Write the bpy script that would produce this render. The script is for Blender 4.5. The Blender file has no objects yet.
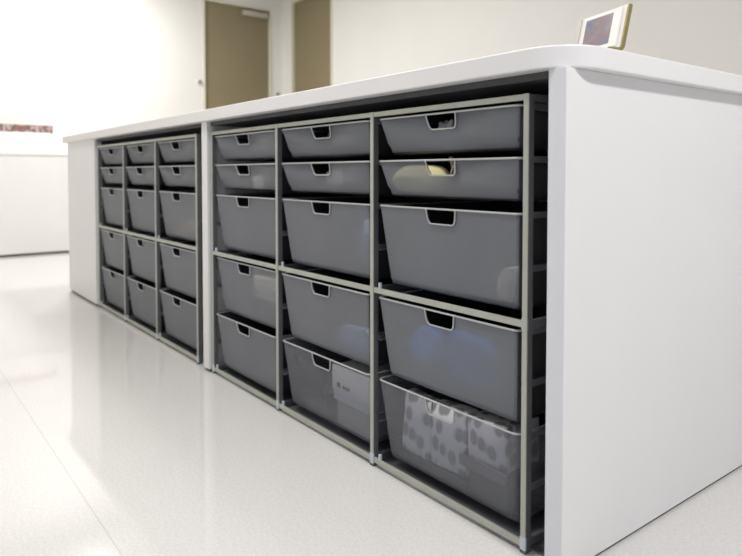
import bpy, bmesh, math, random
from mathutils import Vector
random.seed(7)
S = bpy.context.scene
COL = S.collection

# ------------------------------------------------------------------ camera
cam_d = bpy.data.cameras.new('camera')
cam_d.sensor_width = 36.0
cam_d.lens = 36.0 * 635.5 / 742
cam_d.shift_y = -83.4 / 742
cam_d.clip_start = 0.02
cam_d.dof.use_dof = True
cam_d.dof.focus_distance = 1.45
cam_d.dof.aperture_fstop = 3.6
cam = bpy.data.objects.new('camera', cam_d)
cam.location = (0.78121, -0.99412, 0.74832)
cam.rotation_euler = (math.pi / 2 - 0.03323, 0, 0.90382)
COL.objects.link(cam)
S.camera = cam

# ------------------------------------------------------------------ world, lights, exposure
S.view_settings.view_transform = 'Standard'
S.view_settings.look = 'None'
S.view_settings.exposure = 0.0
S.view_settings.gamma = 1.0
S.view_settings.use_curve_mapping = False
W = bpy.data.worlds.new('daylight')
S.world = W
W.use_nodes = True
W.node_tree.nodes['Background'].inputs[0].default_value = (0.86, 0.90, 1.0, 1)
W.node_tree.nodes['Background'].inputs[1].default_value = 0.47

def area(name, loc, size, power, color, rot=(0, 0, 0)):
    l = bpy.data.lights.new(name, 'AREA')
    l.shape = 'RECTANGLE'; l.size = size[0]; l.size_y = size[1]
    l.energy = power; l.color = color
    o = bpy.data.objects.new(name, l)
    o.location = loc; o.rotation_euler = rot
    COL.objects.link(o)
    return o
CEIL = 2.98
LAMPS = [(-5.10, 0.50, 56, (1.0, 0.98, 0.96)), (-3.2, 0.75, 38, (1.0, 0.97, 0.95)),
         (-2.9, -0.75, 8, (1.0, 0.94, 0.87)), (1.65, -0.1, 64, (1.0, 0.98, 0.975)), (-0.8, -0.95, 33, (1.0, 0.98, 0.96))]  # all but far-wall and near-end lamps are added to brighten walls and floor
for i, (x, y, p, c) in enumerate(LAMPS):
    area('ceiling_lamp_light', (x, y, CEIL - 0.075), (0.34, 0.34), p, c)

# ------------------------------------------------------------------ materials
def mat(name, col, rough=0.5, metal=0.0, noise=0.0, nscale=8.0, spec=0.5, bump=0.0, bscale=200.0):
    m = bpy.data.materials.new(name); m.use_nodes = True
    nt = m.node_tree; b = nt.nodes['Principled BSDF']
    b.inputs['Base Color'].default_value = (*col, 1)
    b.inputs['Roughness'].default_value = rough
    b.inputs['Metallic'].default_value = metal
    b.inputs['Specular IOR Level'].default_value = spec
    tc = nt.nodes.new('ShaderNodeTexCoord')
    if noise > 0:
        n = nt.nodes.new('ShaderNodeTexNoise'); n.inputs['Scale'].default_value = nscale
        n.inputs['Detail'].default_value = 4
        nt.links.new(tc.outputs['Object'], n.inputs['Vector'])
        r = nt.nodes.new('ShaderNodeValToRGB')
        r.color_ramp.elements[0].position = 0.3; r.color_ramp.elements[1].position = 0.7
        r.color_ramp.elements[0].color = (*[c * (1 - noise) for c in col], 1)
        r.color_ramp.elements[1].color = (*[min(1, c * (1 + noise)) for c in col], 1)
        nt.links.new(n.outputs['Fac'], r.inputs['Fac'])
        nt.links.new(r.outputs['Color'], b.inputs['Base Color'])
    if bump > 0:
        n2 = nt.nodes.new('ShaderNodeTexNoise'); n2.inputs['Scale'].default_value = bscale
        nt.links.new(tc.outputs['Object'], n2.inputs['Vector'])
        bp = nt.nodes.new('ShaderNodeBump'); bp.inputs['Strength'].default_value = bump
        bp.inputs['Distance'].default_value = 0.002
        nt.links.new(n2.outputs['Fac'], bp.inputs['Height'])
        nt.links.new(bp.outputs['Normal'], b.inputs['Normal'])
    return m

M = {}
M['wall'] = mat('painted_wall', (0.76, 0.75, 0.715), 0.8, noise=0.012, nscale=3, bump=0.1)
M['ceiling'] = mat('ceiling_paint', (0.85, 0.84, 0.81), 0.9, noise=0.01)
M['laminate'] = mat('white_laminate', (0.80, 0.79, 0.785), 0.38, noise=0.01, nscale=5)
M['daylit_edge'] = mat('daylit_laminate_edge', (0.76, 0.77, 0.80), 0.35, noise=0.01)  # cool daylight on the panel's front edge is put into this tint
M['plinth'] = mat('dark_plinth', (0.05, 0.05, 0.045), 0.7, noise=0.1)
M['back'] = mat('shaded_cabinet_inside', (0.06, 0.06, 0.065), 0.6, noise=0.05)  # interior shade is put into this dark colour
M['sheetgrey'] = mat('dark_grey_sheet', (0.12, 0.122, 0.13), 0.5, noise=0.05)
M['alu'] = mat('silver_frame_metal', (0.47, 0.48, 0.42), 0.42, metal=0.35, noise=0.05, nscale=30)
M['alu_dark'] = mat('runner_and_shaded_metal', (0.16, 0.165, 0.18), 0.45, metal=0.4, noise=0.05, nscale=30)  # runner grey, also used for the shaded sides of the posts
M['clip'] = mat('clip_plastic', (0.55, 0.62, 0.66), 0.35, noise=0.03)
M['rim'] = mat('rim_wire', (0.50, 0.51, 0.50), 0.35, metal=0.3, noise=0.04)
M['door'] = mat('door_paint', (0.235, 0.195, 0.115), 0.5, noise=0.03, nscale=2)
M['doorframe'] = mat('door_frame_paint', (0.68, 0.65, 0.52), 0.5, noise=0.02)
M['closer'] = mat('closer_metal', (0.55, 0.53, 0.47), 0.35, metal=0.5, noise=0.03)
M['steel'] = mat('small_metal', (0.30, 0.30, 0.34), 0.35, metal=0.6, noise=0.03)
M['farcab'] = mat('far_cabinet_laminate', (0.74, 0.735, 0.725), 0.5, noise=0.01)
M['wood'] = mat('raw_wood', (0.42, 0.25, 0.12), 0.7, noise=0.15, nscale=20)
M['gold'] = mat('brass_edge', (0.32, 0.27, 0.12), 0.35, metal=0.45, noise=0.06, nscale=60)
M['whiteplastic'] = mat('white_plastic', (0.80, 0.78, 0.75), 0.35, noise=0.01)
M['greyplastic'] = mat('grey_plastic', (0.50, 0.47, 0.45), 0.4, noise=0.03)
M['carton'] = mat('white_carton', (0.70, 0.72, 0.72), 0.6, noise=0.03)
M['print'] = mat('grey_print', (0.07, 0.075, 0.085), 0.6, noise=0.2, nscale=90)
M['darkcard'] = mat('dark_grey_card', (0.10, 0.10, 0.105), 0.6, noise=0.08)
M['folder'] = mat('grey_folder_card', (0.22, 0.22, 0.225), 0.5, noise=0.05)
M['black'] = mat('black_plastic', (0.015, 0.015, 0.018), 0.4, noise=0.2)
M['yellow'] = mat('yellow_cloth', (0.95, 0.88, 0.45), 0.8, noise=0.05, nscale=25, bump=0.3)
M['blue'] = mat('blue_cloth', (0.03, 0.26, 0.98), 0.8, noise=0.08, nscale=25, bump=0.3)
M['blue2'] = mat('darker_blue_cloth', (0.04, 0.18, 0.60), 0.8, noise=0.08, nscale=25, bump=0.3)
M['paleblue'] = mat('pale_blue_cloth', (0.40, 0.52, 0.75), 0.7, noise=0.12, nscale=25, bump=0.3)
M['cream'] = mat('cream_card', (0.90, 0.84, 0.66), 0.7, noise=0.04)
M['tan'] = mat('tan_wood', (0.60, 0.38, 0.18), 0.6, noise=0.1)
M['cord'] = mat('grey_cord', (0.62, 0.62, 0.58), 0.5, noise=0.05)
M['bagfilm'] = mat('clear_bag_film', (0.45, 0.45, 0.45), 0.15, noise=0.3, nscale=60)  # mottled grey film colour with low roughness
def rest_floor():
    m = mat('floor_vinyl', (0.66, 0.655, 0.635), 0.06, spec=0.42)
    nt = m.node_tree; b = nt.nodes['Principled BSDF']; L = nt.links
    tc = nt.nodes.new('ShaderNodeTexCoord')
    n = nt.nodes.new('ShaderNodeTexNoise'); n.inputs['Scale'].default_value = 140; n.inputs['Detail'].default_value = 5
    L.new(tc.outputs['Object'], n.inputs['Vector'])
    r = nt.nodes.new('ShaderNodeValToRGB')
    r.color_ramp.elements[0].position = 0.35; r.color_ramp.elements[0].color = (0.61, 0.60, 0.58, 1)
    r.color_ramp.elements[1].position = 0.62; r.color_ramp.elements[1].color = (0.67, 0.66, 0.64, 1)
    L.new(n.outputs['Fac'], r.inputs['Fac'])
    # welded seam every 1.5 m, parallel to the island front
    sp = nt.nodes.new('ShaderNodeSeparateXYZ'); L.new(tc.outputs['Object'], sp.inputs[0])
    a = nt.nodes.new('ShaderNodeMath'); a.operation = 'ADD'; a.inputs[1].default_value = 0.622; L.new(sp.outputs['Y'], a.inputs[0])
    p = nt.nodes.new('ShaderNodeMath'); p.operation = 'PINGPONG'; p.inputs[1].default_value = 0.75; L.new(a.outputs[0], p.inputs[0])
    c = nt.nodes.new('ShaderNodeMath'); c.operation = 'LESS_THAN'; c.inputs[1].default_value = 0.0016; L.new(p.outputs[0], c.inputs[0])
    mx = nt.nodes.new('ShaderNodeMixRGB'); mx.inputs['Color2'].default_value = (0.54, 0.53, 0.50, 1)
    L.new(c.outputs[0], mx.inputs['Fac']); L.new(r.outputs['Color'], mx.inputs['Color1'])
    L.new(mx.outputs['Color'], b.inputs['Base Color'])
    n3 = nt.nodes.new('ShaderNodeTexNoise'); n3.inputs['Scale'].default_value = 9; L.new(tc.outputs['Object'], n3.inputs['Vector'])
    bp = nt.nodes.new('ShaderNodeBump'); bp.inputs['Strength'].default_value = 0.02; bp.inputs['Distance'].default_value = 0.01
    L.new(n3.outputs['Fac'], bp.inputs['Height']); L.new(bp.outputs['Normal'], b.inputs['Normal'])
    return m
M['floor'] = rest_floor()

def bin_mat(name, col, opacity, mesh=False, rough=0.38):
    m = mat(name, col, rough, noise=0.05, nscale=6)
    nt = m.node_tree; L = nt.links; b = nt.nodes['Principled BSDF']; out = nt.nodes['Material Output']
    tr = nt.nodes.new('ShaderNodeBsdfTransparent'); tr.inputs[0].default_value = (0.95, 0.96, 1, 1)
    mx = nt.nodes.new('ShaderNodeMixShader'); mx.inputs[0].default_value = opacity
    L.new(tr.outputs[0], mx.inputs[1]); L.new(b.outputs[0], mx.inputs[2]); L.new(mx.outputs[0], out.inputs['Surface'])
    if mesh:
        tc = nt.nodes.new('ShaderNodeTexCoord'); sp = nt.nodes.new('ShaderNodeSeparateXYZ'); L.new(tc.outputs['Object'], sp.inputs[0])
        add = nt.nodes.new('ShaderNodeMath'); add.operation = 'ADD'; L.new(sp.outputs['X'], add.inputs[0]); L.new(sp.outputs['Y'], add.inputs[1])
        def strand(sock):
            q = nt.nodes.new('ShaderNodeMath'); q.operation = 'PINGPONG'; q.inputs[1].default_value = 0.0021; L.new(sock, q.inputs[0])
            s = nt.nodes.new('ShaderNodeMath'); s.operation = 'LESS_THAN'; s.inputs[1].default_value = 0.00062; L.new(q.outputs[0], s.inputs[0])
            return s.outputs[0]
        mxm = nt.nodes.new('ShaderNodeMath'); mxm.operation = 'MAXIMUM'
        L.new(strand(add.outputs[0]), mxm.inputs[0]); L.new(strand(sp.outputs['Z']), mxm.inputs[1])
        mr = nt.nodes.new('ShaderNodeMapRange'); mr.inputs[3].default_value = opacity - 0.14; mr.inputs[4].default_value = opacity + 0.18
        L.new(mxm.outputs[0], mr.inputs[0]); L.new(mr.outputs[0], mx.inputs[0])
    return m
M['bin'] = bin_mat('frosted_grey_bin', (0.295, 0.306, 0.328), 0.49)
M['binside'] = bin_mat('dark_bin_side', (0.05, 0.051, 0.056), 0.92)  # mesh side colour, darkened so the bin interior looks shaded
M['mesh'] = bin_mat('grey_wire_mesh', (0.26, 0.265, 0.28), 0.31, mesh=True)

def blotch():
    m = mat('leaf_print_film', (0.5, 0.5, 0.5), 0.45)
    nt = m.node_tree; L = nt.links; b = nt.nodes['Principled BSDF']
    tc = nt.nodes.new('ShaderNodeTexCoord'); v = nt.nodes.new('ShaderNodeTexVoronoi'); v.inputs['Scale'].default_value = 32
    mp = nt.nodes.new('ShaderNodeMapping'); mp.inputs['Scale'].default_value = (1, 1, 0.75); mp.inputs['Rotation'].default_value = (0.2, 0.4, 0.3)
    L.new(tc.outputs['Object'], mp.inputs[0]); L.new(mp.outputs[0], v.inputs['Vector'])
    r = nt.nodes.new('ShaderNodeValToRGB'); r.color_ramp.elements[0].position = 0.34; r.color_ramp.elements[1].position = 0.50
    r.color_ramp.elements[0].color = (0.30, 0.30, 0.31, 1); r.color_ramp.elements[1].color = (0.80, 0.80, 0.79, 1)
    L.new(v.outputs['Distance'], r.inputs['Fac']); L.new(r.outputs['Color'], b.inputs['Base Color'])
    return m
M['leaf'] = blotch()
def multicolour(name, scale, cols):
    m = mat(name, (0.5, 0.5, 0.5), 0.5)
    nt = m.node_tree; L = nt.links; b = nt.nodes['Principled BSDF']
    tc = nt.nodes.new('ShaderNodeTexCoord'); n = nt.nodes.new('ShaderNodeTexNoise'); n.inputs['Scale'].default_value = scale; n.inputs['Detail'].default_value = 2
    L.new(tc.outputs['Object'], n.inputs['Vector'])
    r = nt.nodes.new('ShaderNodeValToRGB'); cr = r.color_ramp; cr.interpolation = 'EASE'
    cr.elements[0].position = 0.28; cr.elements[0].color = (*cols[0], 1)
    cr.elements[1].position = 0.72; cr.elements[1].color = (*cols[-1], 1)
    for i, c in enumerate(cols[1:-1]):
        e = cr.elements.new(0.28 + 0.44 * (i + 1) / (len(cols) - 1)); e.color = (*c, 1)
    L.new(n.outputs['Fac'], r.inputs['Fac']); L.new(r.outputs['Color'], b.inputs['Base Color'])
    return m
M['band'] = multicolour('mixed_print_band', 16, [(0.08, 0.055, 0.045), (0.30, 0.12, 0.08), (0.10, 0.07, 0.06), (0.45, 0.33, 0.34), (0.10, 0.10, 0.08), (0.6, 0.58, 0.56)])
M['screen'] = multicolour('display_picture', 22, [(0.15, 0.15, 0.19), (0.18, 0.20, 0.27), (0.25, 0.18, 0.20), (0.23, 0.24, 0.27), (0.18, 0.19, 0.23)])
M['screen'].node_tree.nodes['Principled BSDF'].inputs['Roughness'].default_value = 0.2

# ------------------------------------------------------------------ helpers
def add_box(bm, a, b):
    x0, y0, z0 = a; x1, y1, z1 = b
    v = [bm.verts.new(p) for p in ((x0,y0,z0),(x1,y0,z0),(x1,y1,z0),(x0,y1,z0),(x0,y0,z1),(x1,y0,z1),(x1,y1,z1),(x0,y1,z1))]
    for f in ((3,2,1,0),(4,5,6,7),(0,1,5,4),(1,2,6,5),(2,3,7,6),(3,0,4,7)):
        bm.faces.new([v[i] for i in f])
def add_tube(bm, pts, r, closed=False, n=8):
    pts = [Vector(p) for p in pts]; rings = []; N = len(pts); prev = None
    for i, p in enumerate(pts):
        if closed: t = (pts[(i+1) % N] - pts[i-1]).normalized()
        else: t = (pts[min(i+1, N-1)] - pts[max(i-1, 0)]).normalized()
        if prev is None:
            ref = Vector((0,0,1)) if abs(t.z) < 0.9 else Vector((0,1,0))
            u = t.cross(ref).normalized()
        else:
            u = (prev - t * prev.dot(t)).normalized()
        prev = u; w = t.cross(u)
        rings.append([bm.verts.new(p + (u*math.cos(2*math.pi*k/n) + w*math.sin(2*math.pi*k/n)) * r) for k in range(n)])
    for i in range(N if closed else N-1):
        A, B = rings[i], rings[(i+1) % N]
        for k in range(n): bm.faces.new((A[k], A[(k+1) % n], B[(k+1) % n], B[k]))
    if not closed:
        bm.faces.new(rings[0][::-1]); bm.faces.new(rings[-1])
def obj(name, bm, m, parent=None, bevel=0.0, smooth=False, solid=0.0, seg=2):
    bmesh.ops.recalc_face_normals(bm, faces=bm.faces[:])
    me = bpy.data.meshes.new(name); bm.to_mesh(me); bm.free()
    if smooth:
        for p in me.polygons: p.use_smooth = True
    me.materials.append(m)
    o = bpy.data.objects.new(name, me); COL.objects.link(o)
    if parent: o.parent = parent
    if solid:
        s = o.modifiers.new('thickness', 'SOLIDIFY'); s.thickness = solid
    if bevel:
        b = o.modifiers.new('edge', 'BEVEL'); b.width = bevel; b.segments = seg; b.limit_method = 'ANGLE'
    return o
def box(name, a, b, m, parent=None, bevel=0.0015, **k):
    bm = bmesh.new(); add_box(bm, a, b); return obj(name, bm, m, parent, bevel, **k)
def tag(o, label=None, cat=None, group=None, kind=None):
    if label: o['label'] = label
    if cat: o['category'] = cat
    if group: o['group'] = group
    if kind: o['kind'] = kind
    return o
def thing(name, loc, label, cat, group=None, rz=0):
    o = bpy.data.objects.new(name, None); COL.objects.link(o)
    o.empty_display_size = 0.05; o.location = loc; o.rotation_euler = (0, 0, rz)
    return tag(o, label, cat, group)
def wipe(o):
    for k in ('label', 'category', 'group'):
        if k in o: del o[k]
def dup(root, loc):
    r = root.copy(); COL.objects.link(r); r.location = loc
    for ch in list(root.children):
        c = ch.copy(); COL.objects.link(c); c.parent = r
    return r

# ------------------------------------------------------------------ the room
XF, YR = -6.05, 3.0
XN, YL = 3.2, -3.6
def st(name, a, b, m, parent=None, bevel=0.0): return tag(box(name, a, b, m, parent, bevel), kind='structure')
st('floor', (XF-0.2, YL, -0.1), (XN, YR+0.2, 0), M['floor'])
st('ceiling', (XF-0.2, YL, CEIL), (XN, YR+0.2, CEIL+0.1), M['ceiling'])
DT = 2.715        # door head height
def wall_with_hole(name, a, b, h0, h1, axis, top):
    # wall slab a..b with a door opening h0..h1 along the given axis up to 'top'
    bm = bmesh.new()
    a = list(a); b = list(b)
    for lo, hi, z0 in ((a[axis], h0, 0), (h1, b[axis], 0), (h0, h1, top)):
        p = a[:]; q = b[:]; p[axis] = lo; q[axis] = hi; p[2] = z0
        add_box(bm, p, q)
    return tag(obj(name, bm, M['wall']), kind='structure')
wall_with_hole('wall_far', (XF-0.15, YL, 0), (XF, YR, CEIL), 1.975, 2.845, 1, DT+0.01)
wall_with_hole('wall_right', (XF-0.15, YR, 0), (XN, YR+0.15, CEIL), -5.82, -4.97, 0, 2.80)
st('shading_wall', (XF-0.0, -2.45, 0), (-1.7, -2.3, CEIL), M['wall'])  # unseen wall added to keep daylight off the island's far front panel
# doors
d1 = st('door_1', (XF-0.06, 2.0, 0.006), (XF-0.02, 2.82, DT-0.02), M['door'], bevel=0.002)
bm = bmesh.new()
for p, q in (((XF-0.10, 1.976, 0), (XF+0.012, 1.998, DT+0.008)), ((XF-0.10, 2.822, 0), (XF+0.012, 2.844, DT+0.008)), ((XF-0.10, 1.998, DT-0.017), (XF+0.012, 2.822, DT+0.008))):
    add_box(bm, p, q)
f1 = obj('door_frame', bm, M['doorframe']); f1.parent = d1
d2 = st('door_2', (-5.795, YR+0.02, 0.006), (-4.995, YR+0.06, 2.772), M['door'], bevel=0.002)
bm = bmesh.new()
for p, q in (((-5.819, YR-0.012, 0), (-5.797, YR+0.10, 2.798)), ((-4.993, YR-0.012, 0), (-4.971, YR+0.10, 2.798)), ((-5.797, YR-0.012, 2.774), (-4.993, YR+0.10, 2.798))):
    add_box(bm, p, q)
f2 = obj('door_frame', bm, M['doorframe']); f2.parent = d2
# lever handles (behind the counter from here)
for d, p, sx in ((d1, Vector((XF-0.02, 2.07, 1.0)), 0), (d2, Vector((-5.07, YR+0.02, 1.0)), 1)):
    bm = bmesh.new()
    if sx == 0: add_tube(bm, [p, p+Vector((0.05,0,0)), p+Vector((0.055,0.11,0))], 0.009)
    else: add_tube(bm, [p, p+Vector((0,-0.05,0)), p+Vector((-0.11,-0.055,0))], 0.009)
    h = obj('door_handle', bm, M['closer'], d, smooth=True)

# door closer, two small wall fittings
cl = thing('door_closer', (XF-0.018, 2.62, 2.60), 'pale metal door closer at the top of the far brown door', 'door closer')
box('body', (0, -0.16, 0), (0.055, 0.165, 0.062), M['closer'], cl, 0.006)
bm = bmesh.new(); add_tube(bm, [(0.03, -0.02, 0.06), (0.04, -0.02, 0.085), (0.06, -0.02, 0.088), (0.07, 0.13, 0.088), (0.036, 0.15, 0.098)], 0.008)
obj('arm', bm, M['closer'], cl)
def button(loc, label, n):
    t = thing('wall_stop', loc, label, 'wall fitting')
    bm = bmesh.new()
    ax = Vector(n)
    add_tube(bm, [Vector((0,0,0)), ax*0.012], 0.032, n=20)
    obj('base', bm, M['whiteplastic'], t)
    bm = bmesh.new(); add_tube(bm, [ax*0.012, ax*0.03], 0.021, n=20)
    obj('cap', bm, M['steel'], t)
button((XF, 1.93, 1.775), 'small round grey wall fitting left of the far brown door', (1, 0, 0))
button((XF, 2.925, 1.715), 'small round grey wall fitting between the two brown doors', (1, 0, 0))

# far low cabinet with display box
fc = thing('low_cabinet', (-5.875, 0.0, 0), 'long white low cabinet against the far white wall', 'cabinet')
box('body', (-0.17, -2.1, 0.02), (0.175, 1.2, 0.915), M['farcab'], fc, 0.002)
box('worktop', (-0.172, -2.12, 0.915), (0.18, 1.22, 0.938), M['farcab'], fc, 0.002)
box('plinth', (-0.16, -2.08, 0.0), (0.165, 1.18, 0.02), M['plinth'], fc, 0)
db = thing('display_box', (-5.80, -0.4, 0.938), 'white box with a multicoloured printed strip along its top, on the low cabinet', 'box')
box('body', (-0.10, -0.75, 0.0), (0.06, 0.735, 0.185), M['whiteplastic'], db, 0.006)
box('patterned_strip', (-0.06, -0.75, 0.185), (-0.03, 0.775, 0.262), M['band'], db, 0.003)

# ------------------------------------------------------------------ ceiling lights
for i, (x, y, p, c) in enumerate(LAMPS):
    lab = ['square ceiling light close to the far wall', 'added square ceiling light for the walls, above the rear of the island', 'added square ceiling light brightening the aisle floor',
           'square ceiling light off the near end of the island', 'added square ceiling light brightening the open floor, nearest the camera'][i]
    t = thing('ceiling_light', (x, y, CEIL), lab, 'ceiling light', 'square ceiling lights')
    bm = bmesh.new()
    for a, b in (((-0.20,-0.20,-0.06),(0.20,-0.18,0)), ((-0.20,0.18,-0.06),(0.20,0.20,0)), ((-0.20,-0.18,-0.06),(-0.18,0.18,0)), ((0.18,-0.18,-0.06),(0.20,0.18,0))): add_box(bm, a, b)
    obj('frame', bm, M['whiteplastic'], t)
    dm = bpy.data.materials.new('lit_diffuser'); dm.use_nodes = True
    bb = dm.node_tree.nodes['Principled BSDF']; bb.inputs['Emission Color'].default_value = (*c, 1); bb.inputs['Emission Strength'].default_value = 6.0
    box('diffuser', (-0.18, -0.18, -0.05), (0.18, 0.18, -0.03), dm, t, 0)

# ------------------------------------------------------------------ island: cabinet carcass and worktop
ZT0, ZT1 = 0.940, 0.982
PW = 0.48
RX = 0.001                                   # centre of nearest post, right rack
PWL = 0.4535
LX = -1.582                                  # centre of nearest post, left rack
YB = 1.32
isl = thing('island_cabinet', (-1.7, 0.6, 0), 'long white island cabinet housing the grey storage bins', 'cabinet')
def part(name, a, b, m, bevel=0.0015):
    o = (-1.7, 0.6, 0)
    return box(name, [a[i]-o[i] for i in range(3)], [b[i]-o[i] for i in range(3)], m, isl, bevel)
part('end_panel', (0.061, -0.010, 0.007), (0.0985, YB, ZT0), M['laminate'])
part('edge_strip', (0.061, -0.0115, 0.007), (0.0985, -0.010, ZT0), M['daylit_edge'], 0.0004)
part('divider_panel', (-1.503, -0.010, 0.012), (-1.454, 0.60, ZT0), M['laminate'])
part('front_panel', (-3.575, -0.010, 0.012), (-2.965, 0.03, ZT0), M['laminate'])
part('end_panel', (-3.575, 0.03, 0.012), (-3.535, YB, ZT0), M['laminate'])
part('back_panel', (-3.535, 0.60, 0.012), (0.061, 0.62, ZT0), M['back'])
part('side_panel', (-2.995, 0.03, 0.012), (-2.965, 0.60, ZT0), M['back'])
part('rear_panel', (-3.535, YB-0.03, 0.012), (0.061, YB, ZT0), M['laminate'])
part('plinth', (0.066, 0.004, 0.0), (0.093, YB-0.01, 0.007), M['plinth'], 0)  # dark strip standing in for the shadow gap under the panel
part('plinth', (-3.565, 0.0, 0.0), (-2.975, 0.035, 0.012), M['plinth'], 0)
part('dark_floor_sheet', (-1.452, 0.024, 0.001), (0.060, 0.595, 0.005), M['sheetgrey'], 0)  # thin dark grey sheet added over the floor beneath the racks
part('dark_floor_sheet', (-2.964, 0.024, 0.001), (-1.504, 0.595, 0.005), M['sheetgrey'], 0)
part('underside_shade', (-1.452, 0.004, 0.926), (0.060, 0.595, ZT0-0.0005), M['back'], 0)  # dark sheet added so the slab underside shows no bounced light
part('underside_shade', (-2.964, 0.004, 0.926), (-1.504, 0.595, ZT0-0.0005), M['back'], 0)
part('plinth', (-1.498, 0.0, 0.0), (-1.460, 0.59, 0.012), M['plinth'], 0)
part('support_batten', (-0.03, 0.30, 0.895), (0.061, 0.33, 0.926), M['wood'], 0.001)

def slab():
    x0, x1, y0, y1 = -3.63, 0.121, -0.028, YB+0.03
    R = 0.10; pts = [(x0, y0)]
    for i in range(41):
        a = -math.pi/2 + i/40*math.pi/2
        pts.append((x1-R+R*math.cos(a), y0+R+R*math.sin(a)))
    for i in range(41):
        a = i/40*math.pi/2
        pts.append((x1-R+R*math.cos(a), y1-R+R*math.sin(a)))
    pts.append((x0, y1))
    bm = bmesh.new()
    lo = [bm.verts.new((x+1.7, y-0.6, ZT0)) for x, y in pts]; hi = [bm.verts.new((x+1.7, y-0.6, ZT1)) for x, y in pts]
    bm.faces.new(lo[::-1]); bm.faces.new(hi)
    for i in range(len(pts)):
        j = (i+1) % len(pts); bm.faces.new((lo[i], lo[j], hi[j], hi[i]))
    return bm
wt = obj('countertop', slab(), M['laminate'], None, bevel=0.003)
wt.location = (-1.7, 0.6, 0)
for o in [wt] + [c for c in isl.children if c.name.startswith(('end_panel', 'edge_strip', 'plinth'))]:
    for v in o.data.vertices:
        if v.co.x > 1.6 and v.co.y > -0.5: v.co.x += 0.022*(v.co.y+0.5)   # the near end is not quite square
tag(wt, 'continuous white countertop with a rounded near corner on the island', 'countertop')

# ------------------------------------------------------------------ racks
H = 0.9025
ZM = 0.4600
RIMS = [0.8825, 0.7785, 0.668, 0.4365, 0.2275]
RUNS = [0.8825, 0.7785, 0.668, 0.562, 0.4365, 0.332, 0.2275, 0.122]
YK = 0.545
def rack(x, label, PW):
    t = thing('storage_rack', (x, 0, 0), label, 'rack', 'silver bin racks')
    for k in range(4):
        px = -k*PW
        for y in (0.0, YK):
            po = box('post', (px-0.0062, y+0.0025, 0.010), (px+0.0062, y+0.018, H-0.001), M['alu_dark'], t, 0.001)  # post body coloured dark for its shaded sides, strip keeps the lit front
            if y == 0.0: box('lit_face_strip', (px-0.0062, 0, 0.010), (px+0.0062, 0.003, H), M['alu'], po, 0.0008)
            box('foot', (px-0.0068, y-0.0005, 0.0), (px+0.0068, y+0.0185, 0.0105), M['alu_dark'], t, 0.001)
            for z, h in ((0.018, 0.022), (0.452, 0.020)):
                if y == 0.0: box('connector', (px-0.0069, -0.0010, z-h/2), (px+0.0069, 0.004, z+h/2+0.004), M['clip' if z < 0.1 else 'alu'], t, 0.0008)
        for z0, z1 in ((0.011, 0.026), (0.4445, 0.4600), (H-0.014, H)):
            box('side_rail', (px-0.0055, 0.018, z0), (px+0.0055, YK, z1), M['alu_dark'], t, 0.001)
        for z in RUNS:
            bm = bmesh.new()
            for s in ((-1,) if k == 0 else (1,) if k == 3 else (-1, 1)):
                x0, x1 = sorted((px+s*0.004, px+s*0.0175))
                add_box(bm, (x0, 0.016, z-0.0085), (x1, YK+0.002, z-0.0055))
                x0, x1 = sorted((px+s*0.004, px+s*0.0085))
                add_box(bm, (x0, 0.016, z-0.0055), (x1, YK+0.002, z+0.004))
            obj('runner', bm, M['alu_dark'], t, 0)
        # upright perforated strip behind each front post
    for k in range(3):
        a = -(k+1)*PW+0.0062; b = -k*PW-0.0062
        for y in (0.001, YK+0.001):
            for z0, z1 in ((0.011, 0.024), (0.4470, 0.4605), (H-0.0125, H-0.0005)):
                box('crossbar', (a, y, z0), (b, y+0.007, z1), M['alu'], t, 0.0012)
        for z in (0.024, 0.4605):
            box('rail_clip', (a+0.020, 0.001, z-0.001), (a+0.026, 0.008, z+0.014), M['clip'], t, 0.0008)
    return t
rack(RX, 'silver metal rack of three bin columns, between the end panel and the divider', PW)
rack(LX, 'silver metal rack of three bin columns, farther one left of the white divider', PWL)

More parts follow.
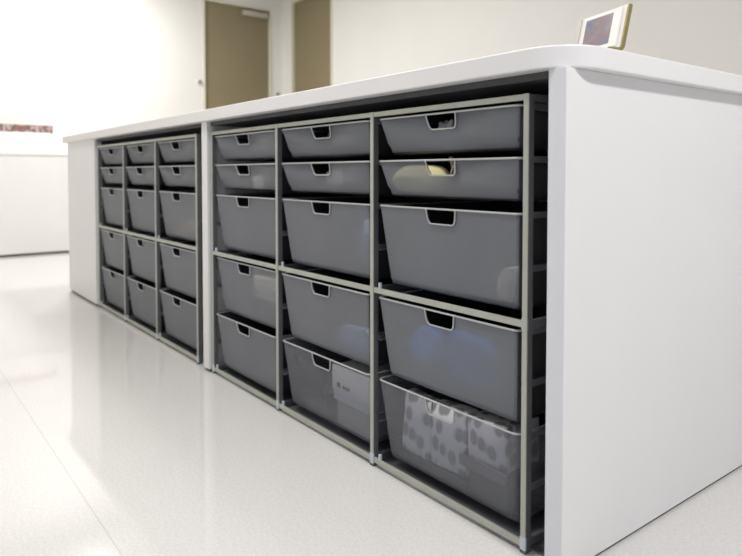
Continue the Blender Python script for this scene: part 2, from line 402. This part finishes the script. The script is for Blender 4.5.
# ------------------------------------------------------------------ bins
BW, BD = 0.450, 0.530
def rrect(w, d, r, y0, z, nx):
    """rounded rectangle ring, front edge at y0; front edge gets the extra x samples nx"""
    pts = []
    for x in nx: pts.append((x, y0, z))
    def arc(cx, cy, a0):
        for i in range(1, 7):
            a = a0 + i/7*math.pi/2; pts.append((cx+r*math.cos(a), cy+r*math.sin(a), z))
    w2 = w/2
    arc(w2-r, y0+r, -math.pi/2); pts.append((w2, y0+r, z)); pts.append((w2, y0+d-r, z))
    arc(w2-r, y0+d-r, 0); pts.append((w2-r, y0+d, z)); pts.append((-w2+r, y0+d, z))
    arc(-w2+r, y0+d-r, math.pi/2); pts.append((-w2, y0+d-r, z)); pts.append((-w2, y0+r, z))
    arc(-w2+r, y0+r, math.pi)
    return pts
def make_bin(h, m, name):
    t = bpy.data.objects.new('storage_bin', None); COL.objects.link(t); t.empty_display_size = 0.05
    hd = 0.034
    ts, tf = 0.018, 0.022
    bm = bmesh.new(); rings = []
    levels = [(0.0, 0.0), (-0.022, 0.022/h), (-hd, hd/h), (-h*0.7, 0.7), (-h+0.016, 0.95), (-h+0.005, 1.08), (-h, 1.45)]
    for z, f in levels:
        w = BW-0.006-2*ts*f; d = BD-0.006-2*tf*f; r = 0.013
        # handle notch sides taper and round off towards the bottom
        n = 0.046 if z > -0.001 else 0.0425 if z > -0.03 else 0.036
        r0 = w/2-r
        rings.append([bm.verts.new(p) for p in rrect(w, d, r, 0.003+tf*f, z, [-r0, -n, n, r0])])
    N = len(rings[0])
    for i in range(len(rings)-1):
        for k in range(N):
            if i in (0, 1) and k == 1: continue         # the hand hole
            j = (k+1) % N
            bm.faces.new((rings[i][k], rings[i][j], rings[i+1][j], rings[i+1][k]))
    bm.faces.new(rings[-1])
    body = obj('body', bm, m, t, smooth=False, solid=0.0012)
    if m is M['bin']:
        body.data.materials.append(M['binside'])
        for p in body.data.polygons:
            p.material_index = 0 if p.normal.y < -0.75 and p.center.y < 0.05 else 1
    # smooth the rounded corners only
    for p in body.data.polygons:
        p.use_smooth = abs(p.normal.z) < 0.9 and max(abs(p.normal.x), abs(p.normal.y)) < 0.985
    bm = bmesh.new(); add_tube(bm, rrect(BW-0.004, BD-0.004, 0.018, 0.002, 0, [-BW/2+0.020, 0, BW/2-0.020]), 0.0024, True)
    obj('rim', bm, M['rim'], t, smooth=True)
    pts = []
    def fy(z): return 0.0012 + tf*(-z)/h - 0.0005
    prof = [(-0.0470, 0.0), (-0.0455, -0.008), (-0.0435, -0.020), (-0.0415, -0.0275), (-0.0380, -0.0325), (-0.0325, -0.0345)]
    for x, z in prof: pts.append((x, fy(z), z))
    for x, z in prof[::-1]: pts.append((-x, fy(z), z))
    bm = bmesh.new(); add_tube(bm, pts, 0.0019)
    obj('handle_rim', bm, M['rim'], t, smooth=True)
    return t
protos = {'s': make_bin(0.087, M['bin'], 's'), 'l': make_bin(0.199, M['bin'], 'l'), 'm': make_bin(0.199, M['mesh'], 'm')}
used = set()
colname = {0: 'right', 1: 'middle', 2: 'left'}
rowname = ['shallow grey bin, top row', 'shallow grey bin, second row', 'deep grey bin, third row', 'deep grey bin, fourth row below the mid rail', 'deep grey bin, bottom row']
extra = {('R', 0, 0): 'shallow grey bin with wrapped items in its hand hole, top right of the near rack',
         ('R', 0, 1): 'shallow grey bin with a yellow bundle showing through, right column of near rack',
         ('R', 0, 2): 'deep plain grey bin directly below the bin with the yellow bundle, near rack',
         ('R', 0, 3): 'deep grey bin with round blue shapes showing through, near rack',
         ('R', 0, 4): 'grey mesh bin holding leaf-patterned packs, bottom right of the near rack',
         ('R', 1, 2): 'deep grey bin with a pale blue patch at its right end, near rack',
         ('R', 1, 4): 'grey mesh bin holding a white carton, bottom middle of the near rack',
         ('R', 2, 3): 'deep grey bin with a cream box showing through, left column of near rack'}
for side, x0, pw in (('R', RX, PW), ('L', LX, PWL)):
    for c in range(3):
        for r in range(5):
            kind = 's' if r < 2 else 'm' if (side == 'R' and r == 4 and c < 2) else 'l'
            loc = (x0 - (c+0.5)*pw, 0.004 + random.uniform(-0.002, 0.003), RIMS[r])
            p = protos[kind]
            if kind not in used: used.add(kind); b = p; b.location = loc
            else: b = dup(p, loc)
            if side == 'L': b.scale = (0.943, 1, 1)
            lab = extra.get((side, c, r)) or '%s, %s column of the %s rack' % (rowname[r], colname[c], 'near' if side == 'R' else 'far')
            tag(b, lab, 'bin', 'grey bins in the near rack' if side == 'R' else 'grey bins in the far rack')

# ------------------------------------------------------------------ contents
def binpos(side, c, r): return Vector((RX - (c+0.5)*PW if side == 'R' else LX - (c+0.5)*PWL, 0.004, RIMS[r]))
def blob(name, loc, rad, m, label, cat, seed=0, wob=0.06):
    bm = bmesh.new(); bmesh.ops.create_icosphere(bm, subdivisions=4, radius=1)
    rnd = random.Random(seed); ph = [rnd.uniform(0, 6.28) for _ in range(6)]
    for v in bm.verts:
        n = v.co.copy(); f = 1 + wob*(math.sin(3*n.x+ph[0])*math.sin(4*n.z+ph[1]) + 0.5*math.sin(7*n.y+5*n.x+ph[2]) + 0.4*math.sin(9*n.z+ph[3]))
        # squashed, pillow-like
        c = Vector([math.copysign(abs(q)**0.8, q) for q in n])
        v.co = Vector((c.x*rad[0]*f, c.y*rad[1]*f, c.z*rad[2]*f))
    o = obj(name, bm, m, None, smooth=True); o.location = loc
    return tag(o, label, cat)
def tbox(name, a, b, m, loc, label, cat, rot=(0,0,0), bevel=0.003, group=None):
    o = box(name, a, b, m, None, bevel); o.location = loc; o.rotation_euler = rot
    return tag(o, label, cat, group)
def floor_of(r): return RIMS[r] - (0.087 if r < 2 else 0.199)
# yellow bundle
p = binpos('R', 0, 1)
blob('cloth_bundle', (p.x-0.118, 0.059, floor_of(1)+0.043), (0.092, 0.036, 0.035), M['yellow'], 'pale yellow bundle at the left end of a shallow bin', 'bundle', 1, 0.03)
t = thing('wooden_brush', (p.x-0.015, 0.085, floor_of(1)+0.004), 'tan wooden handle standing up behind the hand hole beside the yellow bundle', 'brush')
bm = bmesh.new(); add_tube(bm, [(0,0,0.002), (-0.004,-0.01,0.05), (-0.012,-0.018,0.092)], 0.0055); obj('handle', bm, M['tan'], t, smooth=True)
t = thing('cord_loop', (p.x+0.022, 0.07, floor_of(1)+0.004), 'looped grey cord seen through the hand hole of the yellow bundle bin', 'cord')
bm = bmesh.new(); add_tube(bm, [(0.02*math.cos(a)-0.012, -0.02+0.006*math.sin(a), 0.055+0.022*math.sin(a)) for a in [i*0.45 for i in range(8)]] + [(-0.034, 0.01, 0.03), (-0.03, 0.03, 0.004)], 0.0022); obj('strand', bm, M['cord'], t, smooth=True)
p = binpos('R', 0, 0)
blob('wrapped_packet', (p.x-0.022, 0.060, floor_of(0)+0.042), (0.030, 0.026, 0.036), M['bagfilm'], 'crumpled film-wrapped packet behind the hand hole of the top right bin', 'packet', 4, 0.22)
tbox('small_box', (-0.02, 0, 0), (0.03, 0.04, 0.07), M['print'], (p.x+0.025, 0.06, floor_of(0)+0.003), 'small dark speckled box beside the crumpled packet in the top right bin', 'box', (0, 0, 0.2))
# bundle low in the plain bin
p = binpos('R', 0, 2)
blob('cloth_bundle', (p.x+0.155, 0.078, floor_of(2)+0.043), (0.035, 0.04, 0.038), M['cream'], 'pale bundle low at the right end of the plain deep bin', 'bundle', 2, 0.05)
# blue
p = binpos('R', 0, 3)
blob('blue_ball', (p.x-0.095, 0.069, floor_of(3)+0.094), (0.046, 0.046, 0.046), M['blue'], 'round blue ball showing through the deep bin above the leaf-patterned packs', 'ball', 3, 0.0)
blob('cloth_bundle', (p.x+0.045, 0.070, floor_of(3)+0.086), (0.080, 0.044, 0.066), M['blue2'], 'wide blue cloth bundle right of the round blue ball', 'bundle', 5, 0.08)
# middle column
p = binpos('R', 1, 2)
blob('plastic_bag', (p.x+0.165, 0.075, floor_of(2)+0.095), (0.032, 0.035, 0.080), M['paleblue'], 'pale blue bag pressed into the right end of a deep bin in the middle column', 'bag', 6, 0.14)
p = binpos('R', 1, 3)
blob('cloth_bundle', (p.x+0.09, 0.085, floor_of(3)+0.042), (0.10, 0.045, 0.036), M['paleblue'], 'faint pale blue bundle at the bottom of the bin above the white carton', 'bundle', 7, 0.05)
for r, nm in ((0, 'top'), (1, 'second')):
    p = binpos('R', 1, r)
    blob('tool_roll', (p.x-0.01, 0.072, floor_of(r)+0.044), (0.05, 0.022, 0.033), M['print' if r == 0 else 'bagfilm'], 'dark lumpy pack behind the hand hole of the %s middle bin in the near rack' % nm, 'pack', 8+r, 0.12)
# cream boxes, left column
p = binpos('R', 2, 3)
tbox('cream_box', (0, 0, 0), (0.18, 0.12, 0.075), M['cream'], (p.x+0.002, 0.045, floor_of(3)+0.083), 'cream box raised on a carton in the left column of the near rack', 'box')
tbox('grey_carton', (0, 0, 0), (0.185, 0.16, 0.076), M['darkcard'], (p.x+0.000, 0.060, floor_of(3)+0.006), 'dark carton under the cream box', 'box')
p = binpos('R', 2, 1)
tbox('cream_box', (0, 0, 0), (0.06, 0.03, 0.045), M['cream'], (p.x-0.01, 0.05, floor_of(1)+0.002), 'small cream box behind the hand hole of a left column bin', 'box', (0, 0, 0.1))
p = binpos('R', 2, 0)
blob('wrapped_packet', (p.x+0.07, 0.068, floor_of(0)+0.043), (0.075, 0.030, 0.030), M['bagfilm'], 'shiny crumpled packet in the top bin nearest the white divider', 'packet', 11, 0.2)
p = binpos('L', 0, 2)
blob('cloth_bundle', (p.x+0.03, 0.08, floor_of(2)+0.042), (0.14, 0.045, 0.035), M['tan'], 'faint tan bundle low in a deep bin of the far rack', 'bundle', 12, 0.1)

# white carton in the mesh bin
p = binpos('R', 1, 4)
t = thing('white_carton', (p.x+0.012, 0.040, floor_of(4)+0.074), 'white carton with faint grey print inside the bottom middle mesh bin', 'box')
box('body', (0, 0, 0), (0.185, 0.20, 0.098), M['carton'], t, 0.002)
box('flap', (-0.002, -0.0022, 0.028), (0.187, 0.0, 0.0985), M['whiteplastic'], t, 0.0005)
for i in range(7):
    if i in (2,): continue
    box('print_mark', (0.022+i*0.009, -0.0030, 0.040-0.001*(i%2)), (0.028+i*0.009, -0.0022, 0.050+0.004*(i<2)), M['print'], t, 0)
t2 = tbox('grey_carton', (0, 0, 0), (0.155, 0.19, 0.070), M['greyplastic'], (p.x+0.022, 0.046, floor_of(4)+0.002), 'flat grey box beneath the white carton in the mesh bin', 'box')
# leaf patterned packs in the near mesh bin
p = binpos('R', 0, 4)
def pack(x, w, h, y, rx, label, z=0.0, dp=0.085):
    h += 0.014
    bm = bmesh.new(); add_box(bm, (-w/2, 0, 0), (w/2, dp, h))
    bmesh.ops.subdivide_edges(bm, edges=bm.edges[:], cuts=7, use_grid_fill=True)
    rnd = random.Random(x)
    a, b_ = rnd.uniform(0, 6), rnd.uniform(0, 6)
    for v in bm.verts:
        u = v.co.x/(w/2); q = v.co.z/h*2-1; d = v.co.y/(dp/2)-1
        puff = (1-u**4)*(1-q**4)
        v.co.y += (0.008*d*puff) + 0.002*math.sin(18*v.co.x+30*v.co.z+a)
        v.co.z += 0.003*math.sin(26*v.co.x+b_)
    o = obj('patterned_pack', bm, M['leaf'], None, bevel=0.003, smooth=True)
    o.location = (p.x+x, y, floor_of(4)+0.009+z); o.rotation_euler = (rx, 0, 0)
    return tag(o, label, 'pack', 'leaf-patterned packs in the mesh bin')
pack(-0.112, 0.098, 0.128, 0.036, -0.04, 'leftmost leaf-patterned pack in the bottom right mesh bin', 0.028, 0.038)
pack(-0.004, 0.112, 0.132, 0.036, -0.04, 'middle leaf-patterned pack in the bottom right mesh bin', 0.028, 0.038)
pack(0.113, 0.112, 0.085, 0.036, -0.02, 'rightmost leaf-patterned pack above the dark folder in the mesh bin', 0.080, 0.11)
F = floor_of(4)
tbox('dark_box', (0, 0, 0), (0.225, 0.05, 0.030), M['darkcard'], (p.x-0.170, 0.036, F+0.003), 'flat dark box beneath the left and middle patterned packs', 'box')
tbox('dark_box', (0, 0, 0), (0.112, 0.12, 0.080), M['darkcard'], (p.x+0.060, 0.040, F+0.003), 'dark box beneath the rightmost patterned pack', 'box')
tbox('dark_folder', (0, 0, 0), (0.135, 0.005, 0.026), M['folder'], (p.x+0.040, 0.0275, F+0.070), 'narrow grey folder in front of the patterned packs in the mesh bin', 'folder')
for i, (dx, lab) in enumerate(((-0.160, 'left'), (-0.048, 'right'))):
    tbox('dark_carton', (0, 0, 0), (0.100, 0.30, 0.150), M['darkcard'], (p.x+dx, 0.100, F+0.003), 'tall dark carton behind the patterned packs, %s one of two' % lab, 'box')

# ------------------------------------------------------------------ display stand on the counter
K = 1.045
def cp(v): return (0.78121+K*(v[0]-0.78121), -0.99412+K*(v[1]+0.99412))
bx, by = cp((0.1431, 0.1007))
t = thing('display_stand', (bx, by, ZT1), 'small white framed display leaning on a bent brass-edged stand at the counter corner', 'display', rz=math.atan2(-0.318, 0.948))
# local axes: +x to the right end, +y to the back; right end at x=0
wv, hv, lean, Lf, th = 0.145, 0.098, 0.215, 0.036, 0.0065
def sheet(x0, x1, off, t_, pts):
    """extrude an L-shaped side profile (y,z polyline) between x0 and x1 with thickness t_"""
    bm = bmesh.new(); n = len(pts)
    P = [Vector((0, y, z)) for y, z in pts]; A, B = [], []
    for i in range(n):
        d = (P[min(i+1, n-1)] - P[max(i-1, 0)]).normalized(); nn = Vector((0, -d.z, d.y))
        A.append(P[i] + nn*off); B.append(P[i] + nn*(off+t_))
    loop = A + B[::-1]
    lo = [bm.verts.new((x0, q.y, q.z)) for q in loop]; hi = [bm.verts.new((x1, q.y, q.z)) for q in loop]
    m_ = len(loop)
    for i in range(n-1):
        bm.faces.new((lo[i], lo[i+1], lo[m_-2-i], lo[m_-1-i])); bm.faces.new((hi[i], hi[i+1], hi[m_-2-i], hi[m_-1-i]))
    for i in range(m_):
        j = (i+1) % m_; bm.faces.new((lo[i], lo[j], hi[j], hi[i]))
    return bm
prof = [(-Lf, 0.004), (-0.014, 0.004)]
for i in range(1, 7):
    a = i/7*(math.pi/2-lean)
    prof.append((-0.014+0.013*math.sin(a), 0.004+0.013*(1-math.cos(a))))
e0 = Vector(prof[-1])
prof.append((e0.x+math.sin(lean)*(hv-0.015), e0.y+math.cos(lean)*(hv-0.015)))
obj('stand', sheet(-wv, -0.0035, -0.0035, 0.007, prof), M['whiteplastic'], t, 0.0005)
obj('brass_edge', sheet(-0.0035, 0.0015, -0.0042, 0.0084, prof), M['gold'], t, 0.0005)
L0 = Vector((0, math.sin(lean), math.cos(lean))); Nn = Vector((0, -math.cos(lean), math.sin(lean)))
base = Vector((0, e0.x, e0.y))
def plate(name, x0, x1, h0, h1, d0, d1, m):
    bm = bmesh.new(); c = []
    for d in (d0, d1):
        for x, h in ((x0, h0), (x1, h0), (x1, h1), (x0, h1)):
            c.append(bm.verts.new(base + L0*h + Nn*d + Vector((x, 0, 0))))
    for f in ((0,1,2,3),(7,6,5,4),(0,4,5,1),(1,5,6,2),(2,6,7,3),(3,7,4,0)): bm.faces.new([c[i] for i in f])
    return obj(name, bm, m, t, 0.0004)
plate('bezel', -wv+0.002, -0.014, 0.002, hv-0.018, 0.0036, 0.0075, M['whiteplastic'])
plate('screen', -wv+0.028, -0.036, 0.010, hv-0.025, 0.0075, 0.0082, M['screen'])
plate('side_bar', -wv+0.002, -wv+0.014, 0.002, hv-0.018, 0.0075, 0.0105, M['greyplastic'])
